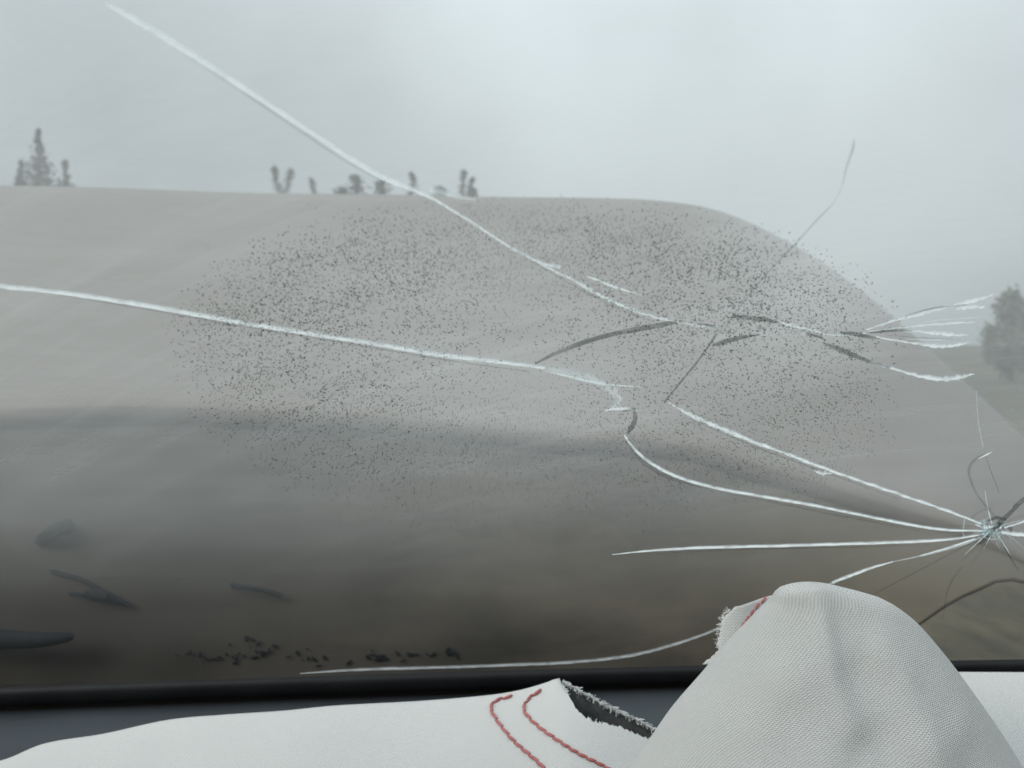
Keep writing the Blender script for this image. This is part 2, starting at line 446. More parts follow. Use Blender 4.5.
crack([(106,2,4),(135,18,6.5),(165,36,7.5),(215,68,7),(270,104,6),(320,137,5),(355,160,5.5),(385,177,6),(410,187,5),(432,197,3)], W)
crack([(432,197,3),(470,220,3),(505,243,3),(530,257,3.2),(545,263,3),(560,266,3),(552,263,1)], W)
crack([(538,262,1.5),(565,275,3),(600,294,3.5),(630,308,3),(655,316,3),(678,321,2)], W, rag=0.5)
crack([(586,275,1),(600,280,3),(618,287,3),(642,294,1)], W)
crack([(430,187,8),(455,195,5),(478,199,1)], FA)
crack([(-6,283,5),(8,286,5),(40,289,4.5),(100,297,5),(160,307,5),(250,323,4.5),(350,339,4.5),(450,355,5),(500,361,4),(545,367,3.5)], W)
crack([(545,367,4),(570,372,7),(600,381,9),(618,396,8),(612,408,4)], FA, rag=0.4)
crack([(545,370,1),(575,377,2.5),(602,383,2),(640,386,1)], W)
crack([(604,410,1),(615,408,3),(628,408,3.5),(637,410,1)], W)
crack([(634,409,3),(635,418,5),(632,426,5),(627,433,2)], D)
crack([(622,411,1),(629,409,3),(636,408,2)], D)
crack([(624,434,2),(635,449,3),(652,463,3.5),(680,477,3.5),(720,488,3.2),(765,496,3.2),(810,504,3.2),(860,514,3),(905,523,3),(945,529,2.6),(986,530,2)], W)
crack([(627,441,3),(643,461,5),(668,476,5),(700,486,2)], HL, rag=0.1)
crack([(667,401,1),(690,414,4),(720,427,4),(760,443,3.5),(810,462,3.2),(860,480,3),(910,497,3),(950,511,2.5),(984,524,2)], W, rag=0.4)
crack([(814,470,1),(822,472,4),(832,473,1)], W, rag=0.6)
crack([(612,554,0.6),(650,550,2),(700,547,3),(780,545,3),(850,543,3),(910,541,3),(955,538,2.5),(990,532,1.5)], W)
crack([(832,582,3),(850,575,3),(872,567,2.5),(893,561,1)], W)
crack([(893,561,1),(930,553,2),(965,543,2.5),(988,533,2)], FA)
crack([(920,555,0.8),(945,548,2),(975,538,2)], W)
crack([(300,673,1),(360,669,2.5),(430,667,3),(520,664,3),(580,661,3),(630,655,3),(670,645,3),(700,635,2.5),(730,623,2.5),(780,602,2.5),(832,582,2)], FA)
crack([(850,606,0.8),(890,585,1.4),(930,564,1.4),(984,535,1.4)], HL)
crack([(535,363,2),(555,353,4),(580,343,5),(610,334,5),(640,328,5.5),(662,324,5.5),(677,321,4)], D, rag=0.12)
crack([(664,402,2),(680,382,2.2),(698,360,2.2),(716,334,2.5)], D)
crack([(716,334,2),(735,312,2.2),(762,278,2.0),(795,243,2.0),(818,218,2),(832,204,1)], HL)
crack([(832,204,0.8),(841,188,1),(846,168,2.5),(853,146,3),(853,138,1)], HL, rag=0.1)
crack([(684,322,1),(700,325,1.5),(718,326,2)], W)
crack([(702,323,1),(710,325,3),(718,327,1)], D)
crack([(733,316,3),(748,317,5),(765,319,4.5),(780,322,1.5)], D)
crack([(778,321,1.5),(795,325,3),(815,330,3),(832,334,2),(870,332,1.5)], W, rag=0.5)
crack([(712,345,2),(724,341,5),(740,337,4),(760,334,1)], D)
crack([(758,334,1),(785,334,1.2),(810,333,1.5)], FA)
crack([(806,333,2),(818,336,2.5),(826,340,1)], D)
crack([(840,332,2),(853,333,4.5),(868,336,3.5),(880,338,1)], D)
crack([(866,329,1.5),(890,321,2.5),(920,313,3),(950,305,3),(975,299,4),(995,293,1)], W, rag=0.4)
crack([(956,308,2),(968,306,5),(984,306,2)], W, rag=0.5)
crack([(868,331,1.5),(905,326,1.8),(940,323,2.2),(975,321,1)], W, rag=0.6)
crack([(868,332,2),(890,330,3),(912,330,1)], D)
crack([(896,330,1),(925,331,3),(945,333,4),(968,334,1)], W, rag=0.6)
crack([(876,336,1.5),(905,341,2.2),(935,345,3.5),(955,344,3),(970,341,1)], W, rag=0.5)
crack([(822,342,1),(835,347,5),(852,354,5.5),(870,361,3),(890,367,2)], D)
crack([(870,361,1.5),(890,367,2.5),(915,374,3),(940,378,4.5),(960,376,4),(974,373,1)], W, rag=0.5)
# dark fracture edges running beside the long bright ones
crack([(520,253,0.6),(545,268,1.6),(585,291,1.8),(625,311,1.6),(655,321,0.8)], HL, rag=0.3)
crack([(170,44,0.8),(235,86,2.2),(300,130,2.4),(350,163,1.6),(390,184,0.8)], HL, rag=0.2)
crack([(60,294,0.8),(150,309,2),(250,327,1.8),(350,343,2),(450,360,2),(530,371,1)], HL, rag=0.2)
crack([(720,492,0.8),(780,503,1.6),(850,517,1.6),(920,530,0.8)], HL, rag=0.3)
crack([(690,418,0.8),(750,444,1.4),(820,470,1.6),(900,499,0.8)], HL, rag=0.3)
crack([(660,553,0.6),(740,549,1.4),(840,547,1.4),(930,544,0.8)], HL, rag=0.3)
crack([(905,315,0.6),(935,307,1.2),(968,304,0.8)], D, rag=0.3)
crack([(885,334,0.6),(920,337,1.4),(960,339,0.8)], HL, rag=0.3)
crack([(900,324,0.5),(940,319,1.0),(985,316,0.5)], W, rag=0.5)
crack([(905,338,0.5),(935,339,1.0),(962,338,0.5)], W, rag=0.5)
# around the point of impact at the right edge
crack([(1001,522,1.5),(988,508,2.5),(977,494,2.2),(970,478,3),(969,468,3.5),(975,459,3),(987,452,1)], HL)
crack([(978,458,0.8),(986,454,1.8),(992,451,0.8)], W)
crack([(985,455,1),(992,474,1.4),(999,492,1)], HL)
crack([(976,390,0.8),(978,420,1),(983,446,1)], FA)
crack([(1040,488,4),(1022,500,5),(1008,514,5),(996,526,5),(984,540,3),(976,544,1)], D)
crack([(998,531,3),(1012,533,4),(1024,534,4),(1040,536,3)], W)
crack([(1000,540,1.5),(1010,556,2.5),(1018,570,1)], HL)
crack([(1004,527,2),(1020,522,2),(1040,514,2)], W)
crack([(962,566,1.2),(952,580,1.8),(946,596,1.2),(943,618,0.8)], HL)
crack([(986,521,2),(996,517,4),(1006,519,2)], D)
crack([(975,524,1),(986,527,4),(998,524,2)], W, rag=0.6)
crack([(984,534,1),(995,530,3),(1004,524,1)], W, rag=0.6)

rnd = random.Random(23)
for k in range(22):
    a = rnd.uniform(0, 2 * math.pi); l = rnd.uniform(12, 46); b = rnd.gauss(0, 0.10)
    r0 = rnd.uniform(3, 7)
    pts = [(993 + (r0 + l * q) * math.cos(a + b * q), 527 + (r0 + l * q) * math.sin(a + b * q) * 0.85, rnd.uniform(0.6, 1.5) * (1 - 0.6 * q)) for q in (0, 0.3, 0.65, 1)]
    crack(pts, (HL, FA, HL, W)[k % 4], rag=0.3)
for k in range(5):
    r = (10, 16, 15, 24, 30)[k]; a0 = rnd.uniform(0, 6.28); sp_ = rnd.uniform(0.6, 1.3)
    crack([(993 + r * math.cos(a0 + sp_ * q) * rnd.uniform(0.95, 1.05), 527 + 0.8 * r * math.sin(a0 + sp_ * q), rnd.uniform(0.8, 1.6)) for q in (0, 0.33, 0.66, 1)], (FA, HL)[k % 2], rag=0.4)
# crushed chips of glass at the point of impact
rnd = random.Random(5)
for k in range(34):
    cu, cv = 994 + rnd.gauss(0, 9), 527 + rnd.gauss(0, 5.5)
    n = rnd.choice((4, 5)); r = rnd.uniform(1.4, 3.8); a0 = rnd.uniform(0, 6.28)
    base = [on_glass(cu + r * math.cos(a0 + 6.283 * i / n) * rnd.uniform(0.7, 1.2), cv + 0.7 * r * math.sin(a0 + 6.283 * i / n), 0.0004) for i in range(n)]
    top = on_glass(cu + rnd.uniform(-1, 1), cv + rnd.uniform(-1, 1), 0.0035)
    m = MB(); m.add(base + [top], [(i, (i + 1) % n, n) for i in range(n)] + [tuple(range(n - 1, -1, -1))])
    m.build('glass_chip', [FA, HL, M['crack']][k % 3], windscreen, smooth=False)

# --- beads of water in a broad oval on the pane
rnd = random.Random(11)
dm = MB()
def bead(u, v, r, asp, ang):
    n = 6; pts = []
    for i in range(n):
        a = 2 * math.pi * i / n
        x, y = r * asp * math.cos(a), r * math.sin(a)
        p = on_glass(u + x * math.cos(ang) - y * math.sin(ang), v + x * math.sin(ang) + y * math.cos(ang), 0.0004)
        if p is None: return
        pts.append(p)
    t = on_glass(u, v, 0.0009)
    dm.add(pts + [t], [(i, (i + 1) % n, n) for i in range(n)])
CX, CY = 520, 335
placed = 0
while placed < 20000:
    th = rnd.uniform(0, 2 * math.pi); rr = math.sqrt(rnd.random()) * 1.05
    c, s = math.cos(th), math.sin(th)
    rx = 345 if c < 0 else 375
    ry = 138 if s < 0 else 205
    u, v = CX + rx * rr * c, CY + ry * rr * s
    dens = noise.noise(Vector((u / 45, v / 30, 3))) * 0.5 + 0.55
    edge = min(1, max(0, (1.05 - rr) / 0.3))
    ring = 0.18 + 0.82 * min(1, rr / 0.62)
    low = 1.0 if v < 440 or u > 640 else max(0.25, 1 - (v - 440) / 130)
    if rnd.random() > dens * edge * ring * low * 1.2: continue
    big = rr > 0.55 and v < 470 and rnd.random() < (0.075 if v < 430 else 0.04)
    ang = math.atan2(v - CY, (u - CX) * 0.8) + rnd.gauss(0, 0.18)
    if big: bead(u, v, rnd.uniform(0.24, 0.46), rnd.uniform(1.0, 2.0), ang if rnd.random() < 0.5 else 0.1)
    else: bead(u, v, rnd.uniform(0.13, 0.27), rnd.uniform(1.4, 6.0), ang)
    placed += 1
# tight clusters
for (u0, v0, su, sv_, n) in ((560, 242, 60, 16, 260), (835, 418, 30, 26, 330), (232, 345, 26, 30, 300), (420, 250, 60, 24, 200), (810, 470, 30, 16, 160), (700, 262, 50, 24, 200)):
    for k in range(n):
        bead(rnd.gauss(u0, su), rnd.gauss(v0, sv_), rnd.uniform(0.20, 0.42), rnd.uniform(1.0, 2.2), rnd.gauss(0.15, 0.35))
drops = dm.build('water_droplets', M['drop'], windscreen)
tag(drops, kind='stuff')

# --- rubber seal along the foot of the pane
sm = MB(); rows = []
for i in range(61):
    t = T[i]
    prof = []
    for (dh, off) in ((-0.035, -0.004), (-0.030, -0.010), (-0.018, -0.0125), (-0.004, -0.0110), (0.004, -0.006), (0.006, -0.0008), (-0.012, -0.0006), (-0.03, 0.0)):
        prof.append(glass_pt(t, dh, off))
    rows.append(prof)
sm.grid(rows, closed=True)
sm.build('windshield_seal', M['rubber'], car)

# --- dashboard
dd = MB(); rows = []
for i in range(41):
    t = -0.95 + 1.75 * i / 40
    sb = S0 - CURVE * t * t
    row = []
    for ds, z in ((0.0, 0.944), (-0.02, 0.944), (-0.05, 0.942), (-0.10, 0.937), (-0.16, 0.931), (-0.22, 0.922), (-0.27, 0.902), (-0.295, 0.88), (-0.30, 0.80), (-0.28, 0.66), (-0.20, 0.60)):
        row.append(rt * t + fw * (sb + ds) + Vector((0, 0, z)))
    rows.append(row)
dd.grid(rows)
dd.build('dashboard', M['dash'], car, solid=0.008, offset=1)

# --- unseen roof shading the airbag, cut short to admit rear light, and windscreen pillars
rf = MB(); rows = []
for i in range(25):
    t = -0.95 + 1.75 * i / 24
    e = glass_pt(t, 0.852)
    rows.append([e + fw * 0.012 + Vector((0, 0, -0.012))] + [e + fw * (-0.03 * k) + Vector((0, 0, 0.012 + 0.02 * math.sin(math.pi * min(1, k / 24)))) for k in range(20)])
rf.grid(rows)
rf.build('unseen_short_roof', M['paint'], car, solid=0.03, offset=-1)
for t in (-0.97, 0.82):
    m = MB(); m.tube([glass_pt(t, -0.03), glass_pt(t, 0.4, 0.004), glass_pt(t, 0.875)], 0.035, 10); m.build('windscreen_pillar', M['paint'], car)

# --- cowl panel in front of the pane
cw = MB(); rows = []
for i in range(81):
    t = -0.95 + 1.45 * i / 80
    sb = S0 - CURVE * t * t
    row = []
    for ds, z in ((0.012, 0.951), (0.05, 0.936), (0.09, 0.918), (0.14, 0.900), (0.20, 0.878), (0.235, 0.86), (0.245, 0.80), (0.25, 0.70)):
        z += 0.003 * noise.noise(Vector((t * 14, ds * 30, 5)))
        row.append(rt * t + fw * (sb + ds) + Vector((0, 0, z)))
    rows.append(row)
cw.grid(rows)
cowl = cw.build('cowl_panel', M['plastic'], car)
# --- hood: buckled upwards like a tent, rear edge lifted off the cowl
top_c = smooth_curve([(-420,184),(-60,186),(0,187),(150,191),(330,196),(480,199),(600,200),(660,203),(720,214),(785,244),(850,286),(935,358),(1024,440),(1110,520)])
low_c = smooth_curve([(-420,420),(-60,414),(0,412),(130,408),(300,412),(450,424),(560,437),(640,440),(700,449),(800,480),(900,510),(960,528),(1024,563),(1110,600)])
hd = MB(); rows = []
NU, NV = 90, 26
def hood_row_pt(u, k):
    vt, vl = top_c(u), low_c(u)
    Yt = 1.72 - 0.00012 * max(0, u - 600) - 0.0006 * max(0, u - 760); Yl = 1.06
    e = k ** 0.8
    v = vt + (vl - vt) * k
    Y = Yt + (Yl - Yt) * e
    p = at(u, v, Y)
    p.z += 0.004 * noise.noise(Vector((p.x * 3, p.y * 3, 1.0)))
    return p
for j in range(NU + 1):
    u = -420 + 1530 * j / NU
    front = []
    pt = hood_row_pt(u, 0)
    for (dy, dz) in ((0.62, -0.50), (0.60, -0.42), (0.42, -0.25), (0.22, -0.10), (0.09, -0.028), (0.03, -0.006)):
        front.append(Vector((pt.x * (1 + dy * 0.08), pt.y + dy, pt.z + dz * (1 - 0.72 * min(1, max(0, (u - 640) / 200))))))
    back = [hood_row_pt(u, k / NV) for k in range(NV + 1)]
    lip = back[-1] + Vector((0, 0.012, -0.016)); lip2 = back[-1] + Vector((0, 0.03, -0.018))
    rows.append(front + back + [lip, lip2])
hd.grid(rows)
hood = hd.build('hood', M['paint'], car, solid=0.004, offset=1)
hood['label'] = 'silver beige hood buckled upwards like a tent'

# --- engine bay under the lifted hood
en = MB(); rows = []
for i in range(90):
    u = -460 + 1560 * i / 89
    vt = low_c(u) + 2.0
    row = [at(u, vt - 26, 1.16)]
    for j in range(34):
        k = j / 33
        vb = 690 if u < 850 else max(vt + 4, lerp_poly([(850, 690), (890, 640), (940, 606), (1000, 580), (1060, 588), (1110, 606)], u) + 3 * noise.noise(Vector((u / 14, 0, 0))))
        v = vt + (vb - vt) * k
        p = at(u, v, 1.085 - 0.11 * k)
        p.y += 0.012 * noise.noise(Vector((p.x * 4, p.z * 7, 9))) + 0.006 * noise.noise(Vector((p.x * 13, p.z * 16, 3))) - 0.02 * math.sin(math.pi * k)
        row.append(p)
    rows.append(row)
en.grid(rows); enbvh = en.bvh()
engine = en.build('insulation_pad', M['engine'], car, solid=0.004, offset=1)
lt = MB(); rnd = random.Random(31)
for (u0, v0, n, su) in ((375,656,12,9),(395,655,6,6),(428,654,7,7),(452,653,6,6),(250,655,9,7),(215,660,8,7),(268,650,7,6),(186,652,4,6),(330,661,6,9),(252,641,5,8),(295,652,5,7)):
    for q in range(n):
        u, v = u0 + rnd.gauss(0, su * 1.7), v0 + rnd.gauss(0, 2.6)
        d = ray(u, v).normalized(); p = enbvh.ray_cast(EYE, d)[0]
        if p is None: continue
        p = p - d * 0.0065
        a = rnd.uniform(0, 6.28); L = rnd.uniform(0.0015, 0.005); wd = L * rnd.uniform(0.25, 0.5)
        x, y = Vector((math.cos(a), 0.15 * math.sin(a), 0.8 * math.sin(a))), Vector((-math.sin(a), 0.15 * math.cos(a), 0.8 * math.cos(a)))
        lt.add([p - x * L, p - x * L * .3 + y * wd, p + x * L * .5 + y * wd * .8, p + x * L, p + x * L * .4 - y * wd, p - x * L * .4 - y * wd * .9, p + Vector((0, -0.0015, 0.0005))],
               [(0, 1, 6), (1, 2, 6), (2, 3, 6), (3, 4, 6), (4, 5, 6), (5, 0, 6), (0, 5, 4, 3, 2, 1)])
litter = lt.build('leaf_litter', M['hose'], smooth=False)
tag(litter, 'scattered dark wet leaf scraps just above the black seal of the windscreen', 'leaf litter', kind='stuff')

def hose(name, pts, Y0, r, mat='hose'):
    ps = catmull([tuple(at(u, v, Y0 + dy)) for (u, v, dy) in pts], 6)
    m = MB(); m.tube(ps, r, 10); return m.build(name, M[mat], car)
hose('coolant_hose', [(32,560,0.1),(38,546,0.05),(50,534,0),(66,527,0.02),(84,523,0.1)], 0.99, 0.007)
hose('cable', [(40,566,0.05),(60,574,0),(80,579,0),(100,590,0),(130,606,0)], 0.985, 0.0024)
hose('cable', [(45,590,0.05),(75,594,0),(98,598,0),(128,604,0)], 0.985, 0.002)
hose('cable', [(215,584,0.05),(240,586,0),(262,590,0),(282,596,0)], 0.99, 0.0024)
m = MB(); p = at(96, 594, 0.98); m.tube([p - Vector((0.010, 0, -0.001)), p - Vector((0.004, 0, 0)), p + Vector((0.004, 0, -0.001)), p + Vector((0.010, 0, -0.003))], lambda f: 0.0025 + 0.0045 * math.sin(math.pi * f), 10); m.build('cable_connector', M['hose'], car)
ps = catmull([tuple(at(u, v, 0.955)) for (u, v) in ((-60,628),(-20,637),(20,640),(52,639),(74,636))], 6)
m = MB(); m.tube(ps, lambda f: 0.0105 * (1 - f) ** 0.45 + 0.001, 12); m.build('drain_hose', M['hose'], car)

# ------------------------------------------------------------------ airbag
airbag = empty('airbag', (0.05, 0.5, 0.95))
tag(airbag, 'deployed white fabric airbag slumped over the dashboard with red stitching and torn edge', 'airbag')
AO = Vector(airbag.location)
def abuild(mb, name, mat, parent=airbag, **kw):
    off = AO
    mb.v = [tuple(Vector(p) - off) for p in mb.v]
    return mb.build(name, mat, parent, **kw)

# the flat part lying along the dashboard
hill = smooth_curve([(-160,800),(-60,776),(0,762),(40,746),(100,736),(165,722),(220,717),(280,713),(330,708),(420,703),(490,697),(520,692),(545,685),(560,680),(590,682),(640,694),(700,712),(760,735)])
tear = [(562,680),(566,692),(572,708),(578,716),(590,721),(612,727),(640,739),(662,752),(700,775),(760,800)]
def pix_v(p):
    q = p - EYE; dep = q.y * cp - q.z * sp
    return 384 - F * (q.y * sp + q.z * cp) / dep
fl = MB(); rows, uvr = [], []
us = sorted(set([-160 + 6 * i for i in range(120)] + [560 + 1.5 * i for i in range(94)]))
for u in us:
    c = at(u, hill(u), 0.585)
    def pan(s):
        dz = -0.10 * s - 0.55 * s * s + 0.0030 * noise.noise(Vector((c.x * 14, s * 18, 2))) * min(1, s / 0.03) + 0.0018 * math.sin(c.x * 46 + s * 20) * min(1, s / 0.04)
        dz -= 0.0016 * math.exp(-((u - 165 - s * 500) / 26) ** 2) + 0.0022 * math.exp(-((u - 560 + s * 300) / 40) ** 2)
        return c + Vector((0, -s, dz))
    s0 = 0.0
    row, uv = [], []
    if u > 561:
        cut = lerp_poly(tear, u) + random.uniform(-1.8, 1.8)
        while s0 < 0.2 and pix_v(pan(s0)) < cut: s0 += 0.0008
        for q in range(6): row.append(pan(s0) + Vector((0, 0, -0.0002 * (6 - q)))); uv.append((c.x, c.y - s0))
    else:
        for (s_, dz) in ((0.035, -0.07), (0.03, -0.03), (0.022, -0.010), (0.012, -0.003), (0.005, -0.0006), (0.0, 0.0)):
            row.append(c + Vector((0, s_, dz))); uv.append((c.x, c.y + s_ * 1.5))
    for k in range(1, 34):
        q = max(0.007 * k, s0 + 0.0002 * k)
        row.append(pan(q)); uv.append((c.x, c.y - q))
    rows.append(row); uvr.append(uv)
fl.grid(rows, uvr)
flbvh = fl.bvh()
panel = abuild(fl, 'fabric_panel', M['fabric'], solid=0.0012, offset=-1)

# grey coated inner side of the second layer, standing behind the tear
li = MB(); rows, rows2 = [], []
ltop = smooth_curve([(556,683),(563,682),(575,688),(590,697),(610,707),(635,719),(660,733),(690,752)])
for i in range(68):
    u = 556 + 2 * i
    vt = ltop(u) + random.uniform(-1.1, 1.1)
    a = at(u, vt, 0.592)
    rows.append([a, a + Vector((0.0, -0.004, -0.006)), a + Vector((0.002, -0.005, -0.016)), a + Vector((0.003, -0.002, -0.03)), a + Vector((0.003, 0.004, -0.045))])
li.grid(rows)
libvh = li.bvh()
lining = abuild(li, 'inner_lining', M['lining'], solid=0.0008, offset=1)
lining['label'] = 'dark grey coated lining showing in the tear'
# frayed yarn ends along the tear
fr = MB()
for i in range(420):
    u = 562 + 96 * random.random()
    p = at(u, ltop(u) + abs(random.gauss(0, 1.5)) - 1.0, 0.590 + random.uniform(-0.003, 0.002))
    d = Vector((random.gauss(0.5, 0.5), random.gauss(-0.2, 0.4), random.gauss(-0.25, 0.35))).normalized() * random.uniform(0.001, 0.0034)
    fr.tube([p, p + d * 0.5 + Vector((0, 0, 0.0003)), p + d], random.uniform(0.00014, 0.00036), 4)
for i in range(260):
    u = 564 + 94 * random.random()
    p = at(u, lerp_poly(tear, u) + random.uniform(-0.5, 2.5), 0.572)
    d = Vector((random.gauss(0.2, 0.6), random.gauss(-0.2, 0.3), random.gauss(0.3, 0.5))).normalized() * random.uniform(0.001, 0.0028)
    fr.tube([p, p + d * 0.5 + Vector((0, 0, 0.0003)), p + d], random.uniform(0.00014, 0.00034), 4)
tag(abuild(fr, 'frayed_threads', M['fray']), kind='stuff')

# red seams, stitch by stitch
def seam(pts, bvh, parent, step=9.5, wpx=3.2, rad=0.3):
    c = catmull([(a, b) for a, b in pts], 30)
    sr = empty('seam', (0, 0, 0), parent)
    acc, seg = 0.0, [c[0]]
    segs = []
    for a, b in zip(c, c[1:]):
        acc += math.hypot(b[0] - a[0], b[1] - a[1]); seg.append(b)
        if acc >= step: segs.append(seg); seg, acc = [b], 0.0
    for k, sg in enumerate(segs):
        ps = []
        n = len(sg)
        for q in (0, n // 3, 2 * n // 3, n - 1):
            u, v = sg[q]; f = q / max(1, n - 1)
            tx, ty = sg[-1][0] - sg[0][0], sg[-1][1] - sg[0][1]; l = math.hypot(tx, ty) or 1
            o = (f - 0.5) * 1.6
            u, v = u + ty / l * o, v - tx / l * o
            d = ray(u, v).normalized(); loc, nrm, _, _ = bvh.ray_cast(EYE, d)
            if loc is None: continue
            ps.append(loc - d * (0.0006 + 0.0012 * math.sin(math.pi * f)) - AO)
        if len(ps) < 3: continue
        r0 = wpx / 2 * 0.585 / F
        m = MB(); m.tube(ps, lambda f: r0 * (0.7 + rad * math.sin(math.pi * min(1, max(0, f)))), 6)
        m.build('stitch', M['thread'], sr)
    return sr
seam([(512,696),(497,700),(491,706),(493,714),(502,727),(513,740),(524,750),(538,762),(550,775)], flbvh, panel)
seam([(541,690),(530,697),(524,706),(526,714),(538,726),(556,739),(578,753),(600,764),(620,775)], flbvh, panel)

# the raised lobe
left_e = smooth_curve([(583,812),(584.5,800),(587,789),(592,778),(600,773),(625,751),(655,725),(680,704),(715,672),(745,650),(768,634),(850,585),(950,540)])
right_e = smooth_curve([(583,816),(584.5,826),(587,838),(592,856),(600,884),(612,904),(625,919),(655,944),(680,962),(715,986),(745,1004),(768,1016),(850,1050),(950,1075)])
lb = MB(); rows, uvr = [], []
vs = [583, 583.6, 584.5, 586, 588, 591, 595] + [600 + 4.5 * i for i in range(74)]
NTH = 110
YC = 0.47
for v in vs:
    uL, uR = left_e(v), right_e(v)
    pL, pR = at(uL, v, YC), at(uR, v, YC)
    a = (pR.x - pL.x) / 2; xm = (pR.x + pL.x) / 2; z = pL.z
    h = at(815, 583, YC).z - z
    bf = min(a * 1.25, 0.008 + 1.0 * h)
    br = min(a * 0.9, 0.05)
    row, uv = [], []
    for k in range(NTH):
        th = 2 * math.pi * k / NTH
        c, s = math.cos(th), math.sin(th)
        x = xm + a * c
        y = YC - (bf if s > 0 else br) * s
        if s > 0:
            q_ = Vector((x, y, z)) - EYE; dep_ = q_.y * cp - q_.z * sp
            up = 512 + F * q_.x / dep_; v0_, v = v, pix_v(q_ + EYE)
            ridge = lerp_poly([(583, 814), (620, 822), (680, 832), (720, 848), (760, 872), (950, 930)], v)
            amp = min(1, (v - 583) / 40) * s
            d = up - ridge
            dep = 0.0
            if d > 0: dep += 0.009 * (1 - math.exp(-(d / 20) ** 2)) * math.exp(-d / 60) * (1.0 if v < 690 else math.exp(-(v - 690) / 90))
            dep += -0.0015 * math.exp(-(d / 10) ** 2)
            dep += 0.010 * math.exp(-((up - 874) / 30) ** 2 - ((v - 756) / 30) ** 2)
            d2 = up - lerp_poly([(583, 850), (640, 884), (700, 912), (768, 940), (950, 980)], v)
            dep += -0.005 * math.exp(-(d2 / 20) ** 2) * min(1, max(0, (v - 600) / 60))
            d3 = up - lerp_poly([(583, 800), (640, 770), (700, 740), (768, 715), (950, 640)], v)
            dep += 0.004 * math.exp(-(d3 / 24) ** 2) * min(1, max(0, (v - 600) / 60))
            dep += 0.006 * noise.noise(Vector((up / 110, v / 80, 4)))
            dep += 0.0012 * noise.noise(Vector((up / 24, v / 50, 8)))
            y += dep * amp; v = v0_
        row.append(Vector((x, y, z))); uv.append(((th if th < math.pi else th) * 0.055 + 0.12 * (xm), -z * 1.05 + 0.010 * c))
    rows.append(row); uvr.append(uv)
K0 = NTH // 4
yy = 0.0
for i, row in enumerate(rows):
    if i: yy -= (row[K0] - rows[i - 1][K0]).length
    for sgn in (1, -1):
        acc = 0.0
        for q in range(0, NTH // 2 + 1):
            k = (K0 + sgn * q) % NTH
            if q: acc += (row[k] - row[(K0 + sgn * (q - 1)) % NTH]).length
            uvr[i][k] = (-sgn * acc, yy)
o = lb.grid(rows, uvr, closed=True)
ap = at(814, 582.7, YC); ao = len(lb.v); lb.v.append(tuple(ap)); lb.uv[ao] = (0.1, -ap.z * 1.05)
for k in range(NTH): lb.f.append((o + (k + 1) % NTH, o + k, ao)); lb.mi.append(0)
abuild(lb, 'raised_lobe', M['fabric'])

# torn flap of the far layer, peeping out left of the lobe
tf = MB(); rows, uvr = [], []
for i in range(26):
    k = i / 25
    v = 606 + 60 * k
    ul = lerp_poly([(606, 733), (613, 726), (620, 721), (632, 719), (645, 717), (650, 718), (672, 698)], v) + random.uniform(-1.1, 1.1)
    row, uv = [], []
    for j in range(20):
        u = ul + (800 - ul) * j / 19
        vv = v - (u - 731) * 0.22 * (1 - k) 
        p = at(u, vv, 0.545 + 0.0001 * (u - 720) - 0.012 * k)
        p.y += 0.003 * math.sin(u / 12)
        row.append(p); uv.append((p.x, p.z * 1.1))
    rows.append(row); uvr.append(uv)
tf.grid(rows, uvr); tfbvh = tf.bvh()
flap = abuild(tf, 'torn_flap', M['fabric'], solid=0.0012)
seam([(766,598),(757,606),(751,614),(745,622),(740,632)], tfbvh, flap, step=8)
fr = MB()
for i in range(45):
    v = 606 + 42 * random.random()
    u = lerp_poly([(606, 733), (613, 726), (620, 721), (632, 719), (645, 717), (650, 718)], v)
    p = at(u, v, 0.544)
    d = Vector((random.gauss(-0.8, 0.4), random.gauss(0, 0.3), random.gauss(0.1, 0.6))).normalized() * random.uniform(0.001, 0.003)
    fr.tube([p - d * 0.4, p + d * 0.4, p + d], 0.00022, 4)
tag(abuild(fr, 'frayed_threads', M['fray']), kind='stuff')

# the panel right of the lobe
rp = MB(); rows, uvr = [], []
for i in range(40):
    u = 930 + 6 * i
    c = at(u, 673 + 0.004 * (u - 975), 0.60)
    row, uv = [], []
    for (s, dz) in ((0.03, -0.05), (0.02, -0.012), (0.008, -0.002), (0.0, 0.0)):
        row.append(c + Vector((0, s, dz))); uv.append((c.x, c.y + s))
    for k in range(1, 26):
        s = 0.008 * k
        dz = -0.12 * s - 0.7 * s * s + 0.002 * noise.noise(Vector((c.x * 20, s * 16, 6)))
        row.append(c + Vector((0, -s, dz))); uv.append((c.x, c.y - s))
    rows.append(row); uvr.append(uv)
rp.grid(rows, uvr)
abuild(rp, 'side_panel', M['fabric'], solid=0.0012)

